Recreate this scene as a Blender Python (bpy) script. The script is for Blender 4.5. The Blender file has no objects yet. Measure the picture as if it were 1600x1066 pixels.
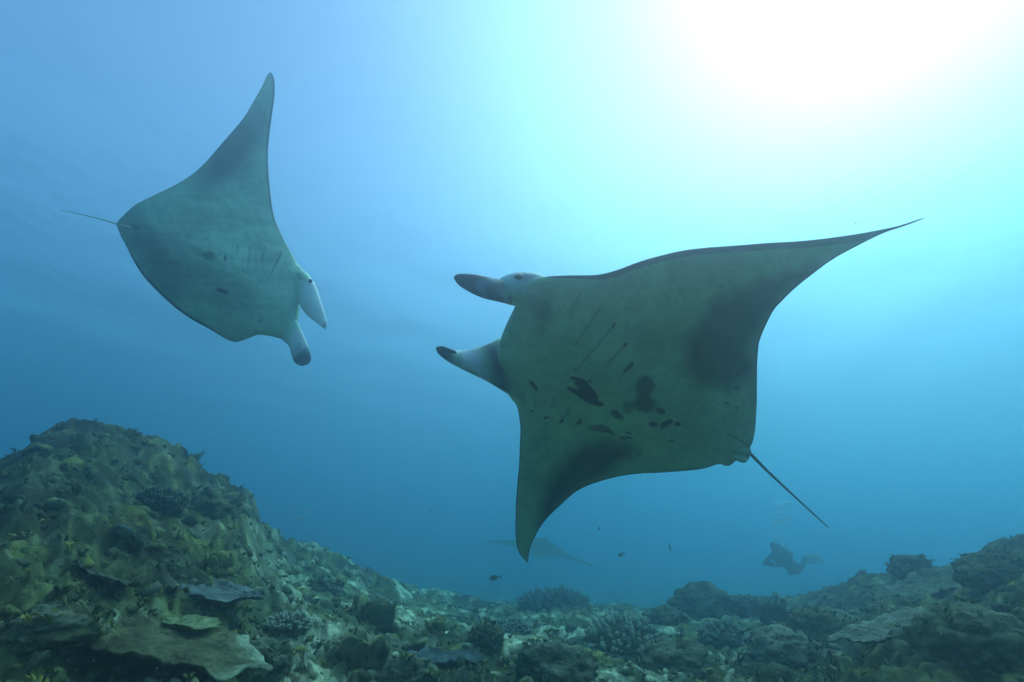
import bpy, bmesh, math, random
import numpy as np
from mathutils import Vector, Matrix

# ------------------------------------------------------------------ camera, water light, sun, exposure
S = bpy.context.scene
COL = S.collection
R = math.radians
PITCH, CAM_Z, FPX = R(23), 0.8, 800.0
SURF_Z = 6.2
cam = bpy.data.cameras.new('camera')
cam.sensor_width, cam.lens, cam.clip_start, cam.clip_end = 36, 18, 0.05, 3000
cam_o = bpy.data.objects.new('camera', cam)
COL.objects.link(cam_o)
cam_o.location = (0, 0, CAM_Z)
cam_o.rotation_euler = (R(90) + PITCH, 0, 0)
S.camera = cam_o

SUN_EL, SUN_AZ = R(52), R(49)
w = bpy.data.worlds.new('World'); S.world = w; w.use_nodes = True
sky = w.node_tree.nodes.new('ShaderNodeTexSky')
sky.sky_type = 'NISHITA'; sky.sun_disc = False
sky.sun_elevation, sky.sun_rotation = SUN_EL, SUN_AZ
sky.dust_density = 1.0
w.node_tree.links.new(sky.outputs[0], w.node_tree.nodes['Background'].inputs[0])
w.node_tree.nodes['Background'].inputs[1].default_value = 0.15
sun = bpy.data.lights.new('sun', 'SUN')
sun.energy, sun.angle, sun.color = 1.5, R(72), (1.0, 0.93, 0.87)   # sun veiled by cloud and spread wide by the rippled surface
sun_o = bpy.data.objects.new('sun', sun); COL.objects.link(sun_o)
sun_d = Vector((math.sin(SUN_AZ)*math.cos(SUN_EL), math.cos(SUN_AZ)*math.cos(SUN_EL), math.sin(SUN_EL)))
sun_o.rotation_euler = sun_d.to_track_quat('Z', 'Y').to_euler()
S.view_settings.view_transform = 'Standard'
S.view_settings.look = 'None'
S.view_settings.exposure = 0.92
S.cycles.volume_bounces = 3
S.cycles.max_bounces = 10
S.cycles.transparent_max_bounces = 12
S.cycles.use_denoising = True

# ------------------------------------------------------------------ helpers
RNG = np.random.default_rng(7)
CX, CU, CF = np.array([1., 0, 0]), np.array([0, -math.sin(PITCH), math.cos(PITCH)]), np.array([0, math.cos(PITCH), math.sin(PITCH)])
CAM = np.array([0, 0, CAM_Z])
def to_world(P):
    P = np.asarray(P, float)
    return CAM + P[..., :1]*CX + P[..., 1:2]*CU + P[..., 2:3]*CF
def vec_world(P):
    P = np.asarray(P, float)
    return P[..., :1]*CX + P[..., 1:2]*CU + P[..., 2:3]*CF
def pxdir(p):
    p = np.asarray(p, float)
    return np.stack([(p[..., 0]-800)/FPX, -(p[..., 1]-533)/FPX, np.ones(p.shape[:-1])], -1)
def smooth(a, b, x):
    t = np.clip((x-a)/(b-a), 0, 1); return t*t*(3-2*t)
def tag(o, label=None, cat=None, group=None, kind=None):
    for k, v in (('label', label), ('category', cat), ('group', group), ('kind', kind)):
        if v: o[k] = v
    return o
def empty(name, loc, *a, **k):
    o = bpy.data.objects.new(name, None); COL.objects.link(o); o.location = loc; o.empty_display_size = .2
    return tag(o, *a, **k)
def mesh_obj(name, V, F, mat, parent=None, origin=(0, 0, 0), col=None, smooth_on=True):
    """V world coordinates; the object's origin is moved to `origin`"""
    org = np.array(origin, float)
    me = bpy.data.meshes.new(name)
    V = np.asarray(V, float)-org
    if isinstance(F, np.ndarray):
        n, k = F.shape
        me.vertices.add(len(V)); me.vertices.foreach_set('co', V.astype(np.float32).ravel())
        me.loops.add(n*k); me.loops.foreach_set('vertex_index', F.astype(np.int32).ravel())
        me.polygons.add(n)
        me.polygons.foreach_set('loop_start', (np.arange(n)*k).astype(np.int32))
        me.update(calc_edges=True)
    else:
        me.from_pydata(V.tolist(), [], [list(map(int, f)) for f in F])
    me.validate()
    me.polygons.foreach_set('use_smooth', [smooth_on]*len(me.polygons))
    if col is not None:
        a = me.color_attributes.new('pigment', 'FLOAT_COLOR', 'POINT')
        c = np.ones((len(V), 4), np.float32); c[:, :3] = col
        a.data.foreach_set('color', c.ravel())
    me.materials.append(mat)
    o = bpy.data.objects.new(name, me); COL.objects.link(o)
    if parent is not None:
        o.parent = parent
        o.location = Vector(org)-parent.location
    else:
        o.location = org
    return o
def merge(parts):
    Vs, Fs, n, Cs = [], [], 0, []
    for p in parts:
        V, F = p[0], p[1]
        Vs.append(V); Fs += [tuple(int(i)+n for i in f) for f in F]; n += len(V)
        if len(p) > 2: Cs.append(np.broadcast_to(p[2], (len(V), 3)))
    return np.vstack(Vs), Fs, (np.vstack(Cs) if Cs else None)

def _hash(i, j, k, seed):
    n = (i*374761393+j*668265263+k*2147483647+seed*974711) & 0xffffffff
    n = ((n ^ (n >> 13))*1274126177) & 0xffffffff
    n = ((n ^ (n >> 16))*2246822519) & 0xffffffff
    return ((n ^ (n >> 15)) & 0xffff)/32767.5-1
def noise(P, seed=0):
    P = np.asarray(P, float)
    if P.shape[-1] == 2: P = np.concatenate([P, np.zeros(P.shape[:-1]+(1,))], -1)
    I = np.floor(P).astype(np.int64); f = P-I; u = f*f*f*(f*(f*6-15)+10)
    out = 0
    for a in (0, 1):
        for b in (0, 1):
            wxy = (u[..., 0] if a else 1-u[..., 0])*(u[..., 1] if b else 1-u[..., 1])
            for c in (0, 1):
                out = out+wxy*(u[..., 2] if c else 1-u[..., 2])*_hash(I[..., 0]+a, I[..., 1]+b, I[..., 2]+c, seed)
    return out
def fbm(P, octs, seed=0, gain=.5, lac=2.03):
    a, s, q = 1., 0., np.asarray(P, float)
    for o in range(octs):
        s = s+a*noise(q+o*17.3, seed+o); a *= gain; q = q*lac
    return s

def nodes_mat(name):
    m = bpy.data.materials.new(name); m.use_nodes = True
    nt = m.node_tree; return m, nt, nt.nodes['Principled BSDF']
def plain_mat(name, col, rough=.6, spec=.3, var=.25, scale=20, bump=.0):
    m, nt, p = nodes_mat(name)
    n = nt.nodes.new('ShaderNodeTexNoise'); n.inputs['Scale'].default_value = scale; n.inputs['Detail'].default_value = 6
    mx = nt.nodes.new('ShaderNodeMix'); mx.data_type = 'RGBA'
    mx.inputs['A'].default_value = (*[c*(1-var) for c in col], 1); mx.inputs['B'].default_value = (*[min(1, c*(1+var)) for c in col], 1)
    tc = nt.nodes.new('ShaderNodeTexCoord'); nt.links.new(tc.outputs['Object'], n.inputs['Vector'])
    nt.links.new(n.outputs['Fac'], mx.inputs['Factor']); nt.links.new(mx.outputs['Result'], p.inputs['Base Color'])
    p.inputs['Roughness'].default_value = rough; p.inputs['Specular IOR Level'].default_value = spec
    if bump:
        b = nt.nodes.new('ShaderNodeBump'); b.inputs['Strength'].default_value = bump; b.inputs['Distance'].default_value = .02
        nt.links.new(n.outputs['Fac'], b.inputs['Height']); nt.links.new(b.outputs[0], p.inputs['Normal'])
    return m
def pigment_mat(name, rough=.5, spec=.3, scale=14, var=.3, bump=.15, dist=.01, detail=8):
    """colour from the mesh's own pigment attribute, broken up by fine noise"""
    m, nt, p = nodes_mat(name)
    at = nt.nodes.new('ShaderNodeAttribute'); at.attribute_name = 'pigment'
    tc = nt.nodes.new('ShaderNodeTexCoord')
    n = nt.nodes.new('ShaderNodeTexNoise'); n.inputs['Scale'].default_value = scale; n.inputs['Detail'].default_value = detail; n.inputs['Roughness'].default_value = .65
    nt.links.new(tc.outputs['Object'], n.inputs['Vector'])
    mr = nt.nodes.new('ShaderNodeMapRange'); mr.inputs['From Min'].default_value = .25; mr.inputs['From Max'].default_value = .75
    mr.inputs['To Min'].default_value = 1-var; mr.inputs['To Max'].default_value = 1+var
    nt.links.new(n.outputs['Fac'], mr.inputs['Value'])
    mx = nt.nodes.new('ShaderNodeVectorMath'); mx.operation = 'SCALE'
    nt.links.new(at.outputs['Color'], mx.inputs[0]); nt.links.new(mr.outputs[0], mx.inputs['Scale'])
    nt.links.new(mx.outputs[0], p.inputs['Base Color'])
    p.inputs['Roughness'].default_value = rough; p.inputs['Specular IOR Level'].default_value = spec
    if bump:
        b = nt.nodes.new('ShaderNodeBump'); b.inputs['Strength'].default_value = bump; b.inputs['Distance'].default_value = dist
        nt.links.new(n.outputs['Fac'], b.inputs['Height']); nt.links.new(b.outputs[0], p.inputs['Normal'])
    return m

# ------------------------------------------------------------------ the seabed
def az_of(px): d = vec_world(pxdir(px)); return math.atan2(d[0], d[1])
def slope_of(px): d = vec_world(pxdir(px)); return d[2]/math.hypot(d[0], d[1])
# skyline of the reef: photo bearing and dip of the crest, and how far away that crest is
CREST = [((-900, 760), 7.0), ((-300, 730), 6.5), ((-60, 725), 6.2), ((5, 706), 6.2), ((40, 690), 6.2), ((75, 662), 6.3), ((110, 655), 6.4), ((180, 660), 6.4), ((215, 678), 6.5), ((255, 694), 6.6), ((300, 716), 6.7),
         ((350, 748), 6.8), ((390, 770), 6.9), ((409, 818), 7.2), ((440, 842), 8.4), ((470, 856), 9.4), ((560, 888), 10.0), ((640, 916), 10.5), ((720, 934), 11.0),
         ((800, 944), 11.5), ((900, 944), 11.5), ((1000, 957), 11), ((1080, 952), 10.5), ((1180, 950), 9.6), ((1250, 938), 9.0), ((1320, 914), 8.3), ((1345, 896), 8.0),
         ((1400, 888), 7.6), ((1500, 872), 6.9), ((1560, 850), 6.5), ((1620, 838), 6.3), ((1900, 790), 6.0), ((2600, 760), 6.0)]
_az = np.array([az_of(p) for p, r in CREST]); _cr = np.array([r for p, r in CREST])
_cz = np.array([CAM_Z+slope_of(p)*r for p, r in CREST])
def ground(x, y, detail=True):
    x = np.asarray(x, float); y = np.asarray(y, float)
    az = np.arctan2(x, y); r = np.hypot(x, y)+1e-6
    rc = np.interp(az, _az, _cr); zc = np.interp(az, _az, _cz)
    rn = np.interp(az, [-1.2, -.75, -.45, 0, .6, 1.0], [1.6, 1.7, 2.4, 3.0, 2.2, 1.6])
    zn = np.interp(az, [-1.3, -.8, -.5, -.2, .3, .7, 1.1], [.25, .12, .02, -.02, .0, .02, .22])
    t = np.clip((r-rn)/(rc-rn), 0, 1)
    kq = smooth(.36, .52, -az); rise = t**(1+.35*kq)
    h = zn+(zc-zn)*(rise*.8+.2*smooth(0, 1, t))
    over = np.clip(r-rc, 0, None)
    fall = np.interp(az, [-.6, -.35, .3, .7], [.5, .12, .12, .25])
    h = h-fall*over*np.exp(-over/25)+0.06*np.clip(over-.0, 0, .0)
    h = np.where(r > 60, h-.02*(r-60), h)
    back = smooth(1.45, 2.0, abs(az)); h = h*(1-back)+back*.1
    P = np.stack([x, y], -1)
    near = smooth(.6, 1.8, r)
    h = h+near*(.10*fbm(P*.9, 2, 3))
    if detail:
        W = P+.10*np.stack([noise(P*4, 91), noise(P*4, 92)], -1)
        rough = .45+.55*smooth(-.3, .5, fbm(P*.55, 2, 41))
        lump = np.sqrt(np.abs(noise(W*2.2, 31))); lump2 = np.sqrt(np.abs(noise(W*5.5, 33))); lump3 = np.sqrt(np.abs(noise(W*13.0, 35))); lump4 = np.abs(noise(W*31.0, 37))
        h = h+near*rough*(.13*(lump-.55)+.085*(lump2-.55)+.045*(lump3-.55)+.022*(lump4-.3)+.03*fbm(P*9, 3, 21))
    return h
na, nr = 760, 500
az_a = np.concatenate([np.linspace(-math.pi, -1.15, 40)[:-1], np.linspace(-1.15, 1.15, na), np.linspace(1.15, math.pi, 40)[1:]])
r_a = np.concatenate([[.02], np.geomspace(.5, 18, nr-60), np.geomspace(18.6, 260, 60)])
AZ, RR = np.meshgrid(az_a, r_a, indexing='ij')
GX, GY = RR*np.sin(AZ), RR*np.cos(AZ)
GZ = ground(GX, GY)
idx = np.arange(AZ.size).reshape(AZ.shape)
GF = np.stack([idx[:-1, :-1], idx[:-1, 1:], idx[1:, 1:], idx[1:, :-1]], -1).reshape(-1, 4)[:, ::-1]
GV = np.stack([GX, GY, GZ], -1).reshape(-1, 3)
# pigment: pale coral sand in the hollows, olive turf algae and brown crusts on the knobs, a few ochre patches
Pg = GV[:, :2]
def reef_colour(P, seed=0):
    a = smooth(-.25, .45, fbm(P*1.3, 4, 51+seed)); b = smooth(-.1, .6, fbm(P*4.2, 4, 61+seed)); c = smooth(.25, .6, fbm(P*2.3+9, 3, 71+seed)); d = smooth(.0, .7, fbm(P*15, 3, 81+seed))
    olive, brown, sand, ochre = np.array([.13, .145, .05]), np.array([.065, .07, .032]), np.array([.56, .56, .33]), np.array([.30, .27, .05])
    C = olive+(brown-olive)*a[:, None]
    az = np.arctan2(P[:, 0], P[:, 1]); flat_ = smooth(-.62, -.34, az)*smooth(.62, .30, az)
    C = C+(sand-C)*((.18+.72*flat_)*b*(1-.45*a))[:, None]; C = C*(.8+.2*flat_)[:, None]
    C = C+(ochre-C)*(.4*c*(1-b))[:, None]
    return C*(.55+.9*d[:, None])
M_reef = pigment_mat('reef_rock', .9, .1, 34, .55, .6, .03, 10)
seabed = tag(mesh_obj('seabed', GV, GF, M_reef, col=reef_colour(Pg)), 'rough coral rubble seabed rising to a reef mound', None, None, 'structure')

def on_ground(px):
    d = vec_world(pxdir(px)); d = d/np.linalg.norm(d)
    t = np.linspace(.8, 30, 3000); P = CAM+t[:, None]*d
    hit = np.where(P[:, 2] < ground(P[:, 0], P[:, 1], False)+.02)[0]
    t = t[hit[0]] if len(hit) else 12.
    return CAM+t*d, t

# ------------------------------------------------------------------ water surface overhead and the water itself
n = 360
u = np.linspace(-1, 1, n); u = np.sign(u)*np.abs(u)**1.8*140
WX, WY = np.meshgrid(u, u)
WZ = np.zeros_like(WX); rg = np.random.default_rng(3)
for i in range(40):
    lam = rg.uniform(1.0, 4.5); a = rg.normal(-.5, .7); k = 2*math.pi/lam
    WZ += .0009*lam*np.cos(k*(WX*math.cos(a)+WY*math.sin(a))+rg.uniform(0, 6.28))
WZ *= np.clip(30/np.maximum(np.hypot(WX, WY), 1), 0, 1)
idx = np.arange(n*n).reshape(n, n)
WF = np.stack([idx[:-1, :-1], idx[:-1, 1:], idx[1:, 1:], idx[1:, :-1]], -1).reshape(-1, 4)
m_ws = bpy.data.materials.new('water_surface'); m_ws.use_nodes = True; nt = m_ws.node_tree; nt.nodes.clear()
out = nt.nodes.new('ShaderNodeOutputMaterial'); mx = nt.nodes.new('ShaderNodeMixShader'); tr = nt.nodes.new('ShaderNodeBsdfTransparent')
gl = nt.nodes.new('ShaderNodeBsdfGlossy'); gl.inputs['Roughness'].default_value = .08
lw = nt.nodes.new('ShaderNodeLayerWeight'); lw.inputs[0].default_value = .5
mr = nt.nodes.new('ShaderNodeMapRange'); mr.interpolation_type = 'SMOOTHSTEP'
mr.inputs['From Min'].default_value, mr.inputs['From Max'].default_value, mr.inputs['To Max'].default_value = .32, .85, .85
tc = nt.nodes.new('ShaderNodeTexCoord'); mp = nt.nodes.new('ShaderNodeMapping'); mp.inputs['Rotation'].default_value = (0, 0, R(-28)); mp.inputs['Scale'].default_value = (2.0, 1.1, 1)
rn = nt.nodes.new('ShaderNodeTexNoise'); rn.inputs['Scale'].default_value = 1.0; rn.inputs['Detail'].default_value = 5; rn.inputs['Roughness'].default_value = .6
bp = nt.nodes.new('ShaderNodeBump'); bp.inputs['Strength'].default_value = .28; bp.inputs['Distance'].default_value = .10
nt.links.new(tc.outputs['Object'], mp.inputs['Vector']); nt.links.new(mp.outputs[0], rn.inputs['Vector']); nt.links.new(rn.outputs['Fac'], bp.inputs['Height'])
nt.links.new(bp.outputs[0], lw.inputs['Normal']); nt.links.new(bp.outputs[0], gl.inputs['Normal'])
nt.links.new(lw.outputs['Facing'], mr.inputs['Value']); nt.links.new(mr.outputs[0], mx.inputs[0])
nt.links.new(tr.outputs[0], mx.inputs[1]); nt.links.new(gl.outputs[0], mx.inputs[2]); nt.links.new(mx.outputs[0], out.inputs[0])
tag(mesh_obj('water_surface', np.stack([WX, WY, WZ+SURF_Z], -1).reshape(-1, 3), WF, m_ws), 'rippled underside of the sea surface', None, None, 'structure')

m_hz = bpy.data.materials.new('sea_water'); m_hz.use_nodes = True; nt = m_hz.node_tree; nt.nodes.clear()
out = nt.nodes.new('ShaderNodeOutputMaterial'); pv = nt.nodes.new('ShaderNodeVolumePrincipled')
SC, AB = (.045, .052, .060), (.114, .030, .0155)            # scattering and absorption per metre
dens = 1.2*max(SC[i]+AB[i] for i in range(3))
vc = [SC[i]/dens for i in range(3)]
va = [max(0, 1-AB[i]/dens/(1-vc[i]))**2 for i in range(3)]
pv.inputs['Color'].default_value = (*vc, 1); pv.inputs['Absorption Color'].default_value = (*va, 1)
pv.inputs['Density'].default_value = dens; pv.inputs['Anisotropy'].default_value = .82
nt.links.new(pv.outputs[0], out.inputs['Volume'])
zlo, zhi, e = float(GZ.min())-1, SURF_Z+.25, 300.
HV = np.array([(x, y, z) for z in (zlo, zhi) for y in (-e, e) for x in (-e, e)])
tag(mesh_obj('haze', HV, [(0, 2, 3, 1), (4, 5, 7, 6), (0, 1, 5, 4), (2, 6, 7, 3), (0, 4, 6, 2), (1, 3, 7, 5)], m_hz, smooth_on=False), 'clear blue sea water', None, None, 'stuff')

# ------------------------------------------------------------------ manta rays
def catmull(P, n=12):
    P = np.asarray(P, float); Q = np.vstack([2*P[0]-P[1], P, 2*P[-1]-P[-2]]); out = []
    for i in range(1, len(Q)-2):
        p0, p1, p2, p3 = Q[i-1:i+3]
        for t in np.linspace(0, 1, n, endpoint=False):
            out.append(.5*((2*p1)+(-p0+p2)*t+(2*p0-5*p1+4*p2-p3)*t*t+(-p0+3*p1-3*p2+p3)*t**3))
    out.append(P[-1]); return np.array(out)
class Sheet:
    """mid-surface of a swimming manta: s runs forward from the tail base, v along the wing, bent as the wings beat; N is the back"""
    def __init__(S, C, A, B, flip, theta):
        A = np.array(A, float); A /= np.linalg.norm(A); B = np.array(B, float); B -= A*(A@B); B /= np.linalg.norm(B)
        S.A, S.B, S.N, S.C = A, B, np.cross(A, B)*flip, np.array(C, float)
        S.v = np.linspace(-3, 3, 3001); th = theta(S.v); dv = S.v[1]-S.v[0]
        X = np.concatenate([[0], np.cumsum(np.cos((th[1:]+th[:-1])/2))*dv]); Z = np.concatenate([[0], np.cumsum(np.sin((th[1:]+th[:-1])/2))*dv])
        S.X, S.Z, S.th = X-X[1500], Z-Z[1500], th
    def at(S, s, v):
        s = np.asarray(s)[..., None]; X = np.interp(v, S.v, S.X)[..., None]; Z = np.interp(v, S.v, S.Z)[..., None]; th = np.interp(v, S.v, S.th)[..., None]
        return S.C+s*S.A+X*S.B+Z*S.N, S.N*np.cos(th)-S.B*np.sin(th)
    def back(S, px):
        out = []
        for p in np.atleast_2d(px):
            d = pxdir(p); p0 = np.array([-S.C@S.B, -S.C@S.N]); dd = np.array([d@S.B, d@S.N])
            g = (S.X-p0[0])*dd[1]-(S.Z-p0[1])*dd[0]
            i = np.where((g[:-1]*g[1:] <= 0) & (abs(S.v[:-1]) < 2.6))[0]
            i = i[np.argmin(abs(S.v[i]))]; w = g[i]/(g[i]-g[i+1]+1e-15); v = S.v[i]+w*(S.v[i+1]-S.v[i])
            X = np.interp(v, S.v, S.X); Z = np.interp(v, S.v, S.Z)
            t = ((X-p0[0])*dd[0]+(Z-p0[1])*dd[1])/(dd@dd); out.append(((t*d-S.C)@S.A, v))
        return np.array(out)
def planform(sh, le_px, te_px):
    le, te = sh.back(catmull(le_px)), sh.back(catmull(te_px))
    for q in (le, te): q[:, 1] = np.minimum.accumulate(q[:, 1])
    return le[::-1], te[::-1]
def airfoil(c):
    return np.clip((1.4845*np.sqrt(c)-.63*c-1.758*c**2+1.4215*c**3-.5075*c**4)*2.0, 0, None)
def disc(sh, le, te, nv=520, nc=240, body=.15, wing=.045, ripple=.006):
    """closed thick disc: belly grid and back grid that share their rim"""
    v0, v1 = max(le[0, 1], te[0, 1]), min(le[-1, 1], te[-1, 1])
    tt = np.linspace(0, 1, nv); vs = v0+(v1-v0)*(.5-.5*np.cos(math.pi*(tt*.92+.04)) if False else tt)
    L = np.interp(vs, le[:, 1]+np.arange(len(le))*1e-7, le[:, 0]); T = np.interp(vs, te[:, 1]+np.arange(len(te))*1e-7, te[:, 0])
    T = np.minimum(T, L-.001)
    c = .6*np.linspace(0, 1, nc)+.4*(.5-.5*np.cos(np.linspace(0, math.pi, nc)))
    s = L[:, None]+(T-L)[:, None]*c[None]; V = np.repeat(vs[:, None], nc, 1)
    half = max(abs(v0), abs(v1))
    chord = (L-T)[:, None]
    th = (body*np.exp(-(V/.40)**2)+wing*np.clip(1-abs(V)/half, 0, 1)**.7)*airfoil(c)[None]*np.clip(chord/.5, 0, 1)
    mid, N = sh.at(s, V)
    mid = mid+N*(ripple*np.sin(V*7+c*3)*c**3*smooth(.3, .9, abs(V)))[..., None]
    bel = mid-N*(th*.55)[..., None]; bak = mid+N*th[..., None]
    return dict(s=s, v=V, c=np.repeat(c[None], nv, 0), bel=bel, bak=bak, N=N, nv=nv, nc=nc)
def disc_mesh(D):
    nv, nc = D['nv'], D['nc']
    ib = np.arange(nv*nc).reshape(nv, nc); it = ib+nv*nc
    it[:, 0], it[:, -1], it[0], it[-1] = ib[:, 0], ib[:, -1], ib[0], ib[-1]
    q = lambda I, f: [tuple(x[::f]) for x in np.stack([I[:-1, :-1], I[:-1, 1:], I[1:, 1:], I[1:, :-1]], -1).reshape(-1, 4).tolist()]
    return np.vstack([D['bel'].reshape(-1, 3), D['bak'].reshape(-1, 3)]), q(ib, 1)+q(it, -1)
def loft(E1, E2, th, m=18):
    """solid blade between two edge curves"""
    E1, E2 = np.asarray(E1), np.asarray(E2); k = len(E1); th = np.broadcast_to(th, (k,))
    Cn, H = (E1+E2)/2, (E2-E1)/2; tg = np.gradient(Cn, axis=0)
    Nn = np.cross(H, tg); Nn /= np.linalg.norm(Nn, axis=1, keepdims=True)+1e-12
    ph = np.linspace(0, 2*math.pi, m, endpoint=False)
    V = (Cn[:, None]+H[:, None]*np.cos(ph)[None, :, None]+Nn[:, None]*(th[:, None]*np.sin(ph)[None])[..., None]).reshape(-1, 3)
    F = [(i*m+j, i*m+(j+1) % m, (i+1)*m+(j+1) % m, (i+1)*m+j) for i in range(k-1) for j in range(m)]
    F += [tuple(range(m))[::-1], tuple((k-1)*m+j for j in range(m))]
    return V, F
def tube(P, rad, m=10):
    P = np.asarray(P, float); k = len(P); rad = np.broadcast_to(rad, (k,)); tg = np.gradient(P, axis=0); tg /= np.linalg.norm(tg, axis=1, keepdims=True)
    ref = np.array([.3, .5, .8]); a = np.cross(tg, ref); a /= np.linalg.norm(a, axis=1, keepdims=True); b = np.cross(tg, a)
    ph = np.linspace(0, 2*math.pi, m, endpoint=False)
    V = (P[:, None]+(a[:, None]*np.cos(ph)[None, :, None]+b[:, None]*np.sin(ph)[None, :, None])*rad[:, None, None]).reshape(-1, 3)
    F = [(i*m+j, i*m+(j+1) % m, (i+1)*m+(j+1) % m, (i+1)*m+j) for i in range(k-1) for j in range(m)]
    F += [tuple(range(m))[::-1], tuple((k-1)*m+j for j in range(m))]
    return V, F
def ball(C, ax, m=14, k=10):
    """ellipsoid with centre C and three half-axis vectors"""
    ax = np.asarray(ax, float); V = []
    for i in range(k+1):
        a = math.pi*i/k
        for j in range(m):
            b = 2*math.pi*j/m; V.append(np.asarray(C)+ax[0]*math.sin(a)*math.cos(b)+ax[1]*math.sin(a)*math.sin(b)+ax[2]*math.cos(a))
    F = [(i*m+j, i*m+(j+1) % m, (i+1)*m+(j+1) % m, (i+1)*m+j) for i in range(k) for j in range(m)]
    return np.array(V), F
def seg_dist(P, a, b):
    a, b = np.array(a, float), np.array(b, float); d = b-a; t = np.clip(((P-a)@d)/(d@d), 0, 1)
    return np.linalg.norm(P-a-t[:, None]*d, axis=1), t
def poly_in(P, poly):
    """signed distance to a polygon, positive inside"""
    poly = np.array(poly, float); ins = np.zeros(len(P), bool); dm = np.full(len(P), 1e9)
    for a, b in zip(poly, np.roll(poly, -1, 0)):
        cond = ((a[1] > P[:, 1]) != (b[1] > P[:, 1]))
        xs = (b[0]-a[0])*(P[:, 1]-a[1])/(b[1]-a[1]+1e-12)+a[0]; ins ^= cond & (P[:, 0] < xs)
        dm = np.minimum(dm, seg_dist(P, a, b)[0])
    return np.where(ins, dm, -dm)
def proj(P): return np.stack([800+FPX*P[..., 0]/P[..., 2], 533-FPX*P[..., 1]/P[..., 2]], -1)

M_skin = pigment_mat('manta_skin', .42, .3, 9, .12, .12, .008)
M_eye = plain_mat('manta_eye', (.01, .01, .012), .12, .6, .1)
BELLY, DARK, GREY = np.array([.42, .70, .45]), np.array([.008, .010, .012]), np.array([.07, .085, .085])

def paint(D, marks, slits, margin):
    """pigment of the belly: black spots, grey shading, gill slits, dark margins; dark back"""
    px = proj(D['bel']).reshape(-1, 2); n = len(px)
    wob = np.stack([fbm(px/9., 3, 5), fbm(px/9.+40, 3, 6)], 1)
    C = np.repeat(BELLY[None], n, 0)*(1+.16*fbm(px/60., 5, 9)+.07*fbm(px/7., 3, 19))[:, None]
    sp = smooth(.62, .85, noise(px/2.6, 77))*smooth(-.2, .4, fbm(px/50., 2, 78)); C = C*(1-.22*sp)[:, None]      # fine freckling
    sc_ = np.abs(fbm(px*[.012, .05]+3, 3, 88)); C = C*(1+.10*smooth(.05, .0, sc_))[:, None]                      # faint pale scratches
    for mk in marks:
        kind, soft, alpha = mk[0], mk[1], mk[2]
        q = px+(wob*(.5+soft*.35) if soft < 6 else 6*np.stack([fbm(px/45., 2, 15), fbm(px/45.+40, 2, 16)], 1))
        if kind == 'poly': d = poly_in(q, mk[3])
        else:
            (cx, cy), (rx, ry), an = mk[3], mk[4], R(mk[5]); dx, dy = q[:, 0]-cx, q[:, 1]-cy
            ex, ey = dx*math.cos(an)+dy*math.sin(an), -dx*math.sin(an)+dy*math.cos(an)
            d = (1-np.hypot(ex/rx, ey/ry))*min(rx, ry)
        a = alpha*smooth(-soft, soft, d)
        C = C+(DARK-C)*a[:, None]
    dep = np.zeros(n); flap = np.zeros(n)
    for a, b, wd, al in slits:
        d, t = seg_dist(px+wob*.25, a, b)
        g = np.exp(-(d/wd)**2)*smooth(0, .12, t)*smooth(0, .12, 1-t)+0*t
        flap = np.maximum(flap, al*np.exp(-((d-4.5)/2.6)**2)); dep = np.maximum(dep, g*al); C = C+(DARK*2-C)*(np.exp(-(d/(wd*.8))**2)*al*.8)[:, None]
    tk_ = np.clip(np.linalg.norm(D['bel']-D['bak'], axis=2).ravel()/.06, 0, 1)
    relief = tk_*(.007*fbm(px/38., 3, 55)+.004*fbm(px*[.02, .07], 2, 56)-.005*flap)
    D['bel'] = D['bel']+D['N']*(dep*tk_*.012+relief*np.clip(D['c'].ravel()*(1-D['c'].ravel())*8, 0, 1)).reshape(D['nv'], D['nc'])[..., None]
    c, v, s = D['c'].ravel(), D['v'].ravel(), D['s'].ravel()
    C = margin(C, c, v, s)
    Bk = np.repeat(DARK[None]*1.3, n, 0)
    sh = smooth(.16, .22, abs(v))*smooth(.62, .45, abs(v))*smooth(.12, .18, c)*smooth(.42, .3, c)
    Bk = Bk+(BELLY-Bk)*(.75*sh)[:, None]
    return np.vstack([C, Bk])

# --- the large ray in the middle -------------------------------------------------
big = Sheet(np.array((1.45, -.72, 3.2))*1.08, (-.87, .47, -.12), (.45, .66, -.6), -1, lambda v: -.1*v)
LE = [(1448, 339), (1432, 344), (1400, 354), (1350, 364), (1300, 371.5), (1250, 377), (1200, 380), (1150, 384), (1110, 387), (1073, 391), (1035, 399), (997, 410), (965, 422), (932, 430), (890, 431), (855, 433), (836, 437), (820, 446), (812, 458), (805, 478), (792, 505), (782, 530), (778, 548), (778, 570), (783, 598), (797, 620), (808, 636), (813, 668), (812, 700), (811, 728), (808, 760), (806, 793), (805.5, 820), (806, 840), (811, 864), (825, 880)]
TE = [(1448, 339), (1440, 344), (1415, 354), (1380, 366), (1340, 385), (1300, 406), (1265, 431), (1240, 451), (1222, 469), (1209, 484), (1196, 510), (1188, 530), (1185, 545), (1183, 576), (1182.5, 625), (1180, 668), (1176, 690), (1172, 699), (1174, 705), (1173, 710), (1168, 719), (1161, 723), (1152, 719), (1141, 727), (1131, 727), (1122, 725), (1095, 733), (1041, 738), (986, 741), (943, 750), (905, 766), (878, 788), (850, 815), (834, 842), (827, 862), (825, 880)]
le, te = planform(big, LE, TE)
D = disc(big, le, te)
z1 = lambda *P: [(660+x/1.838, 320+y/1.838) for x, y in P]      # read off an enlargement
z2 = lambda x, y: (820+x/5.923, 560+y/5.923)
zz = lambda *P: [z2(x, y) for x, y in P]
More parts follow.
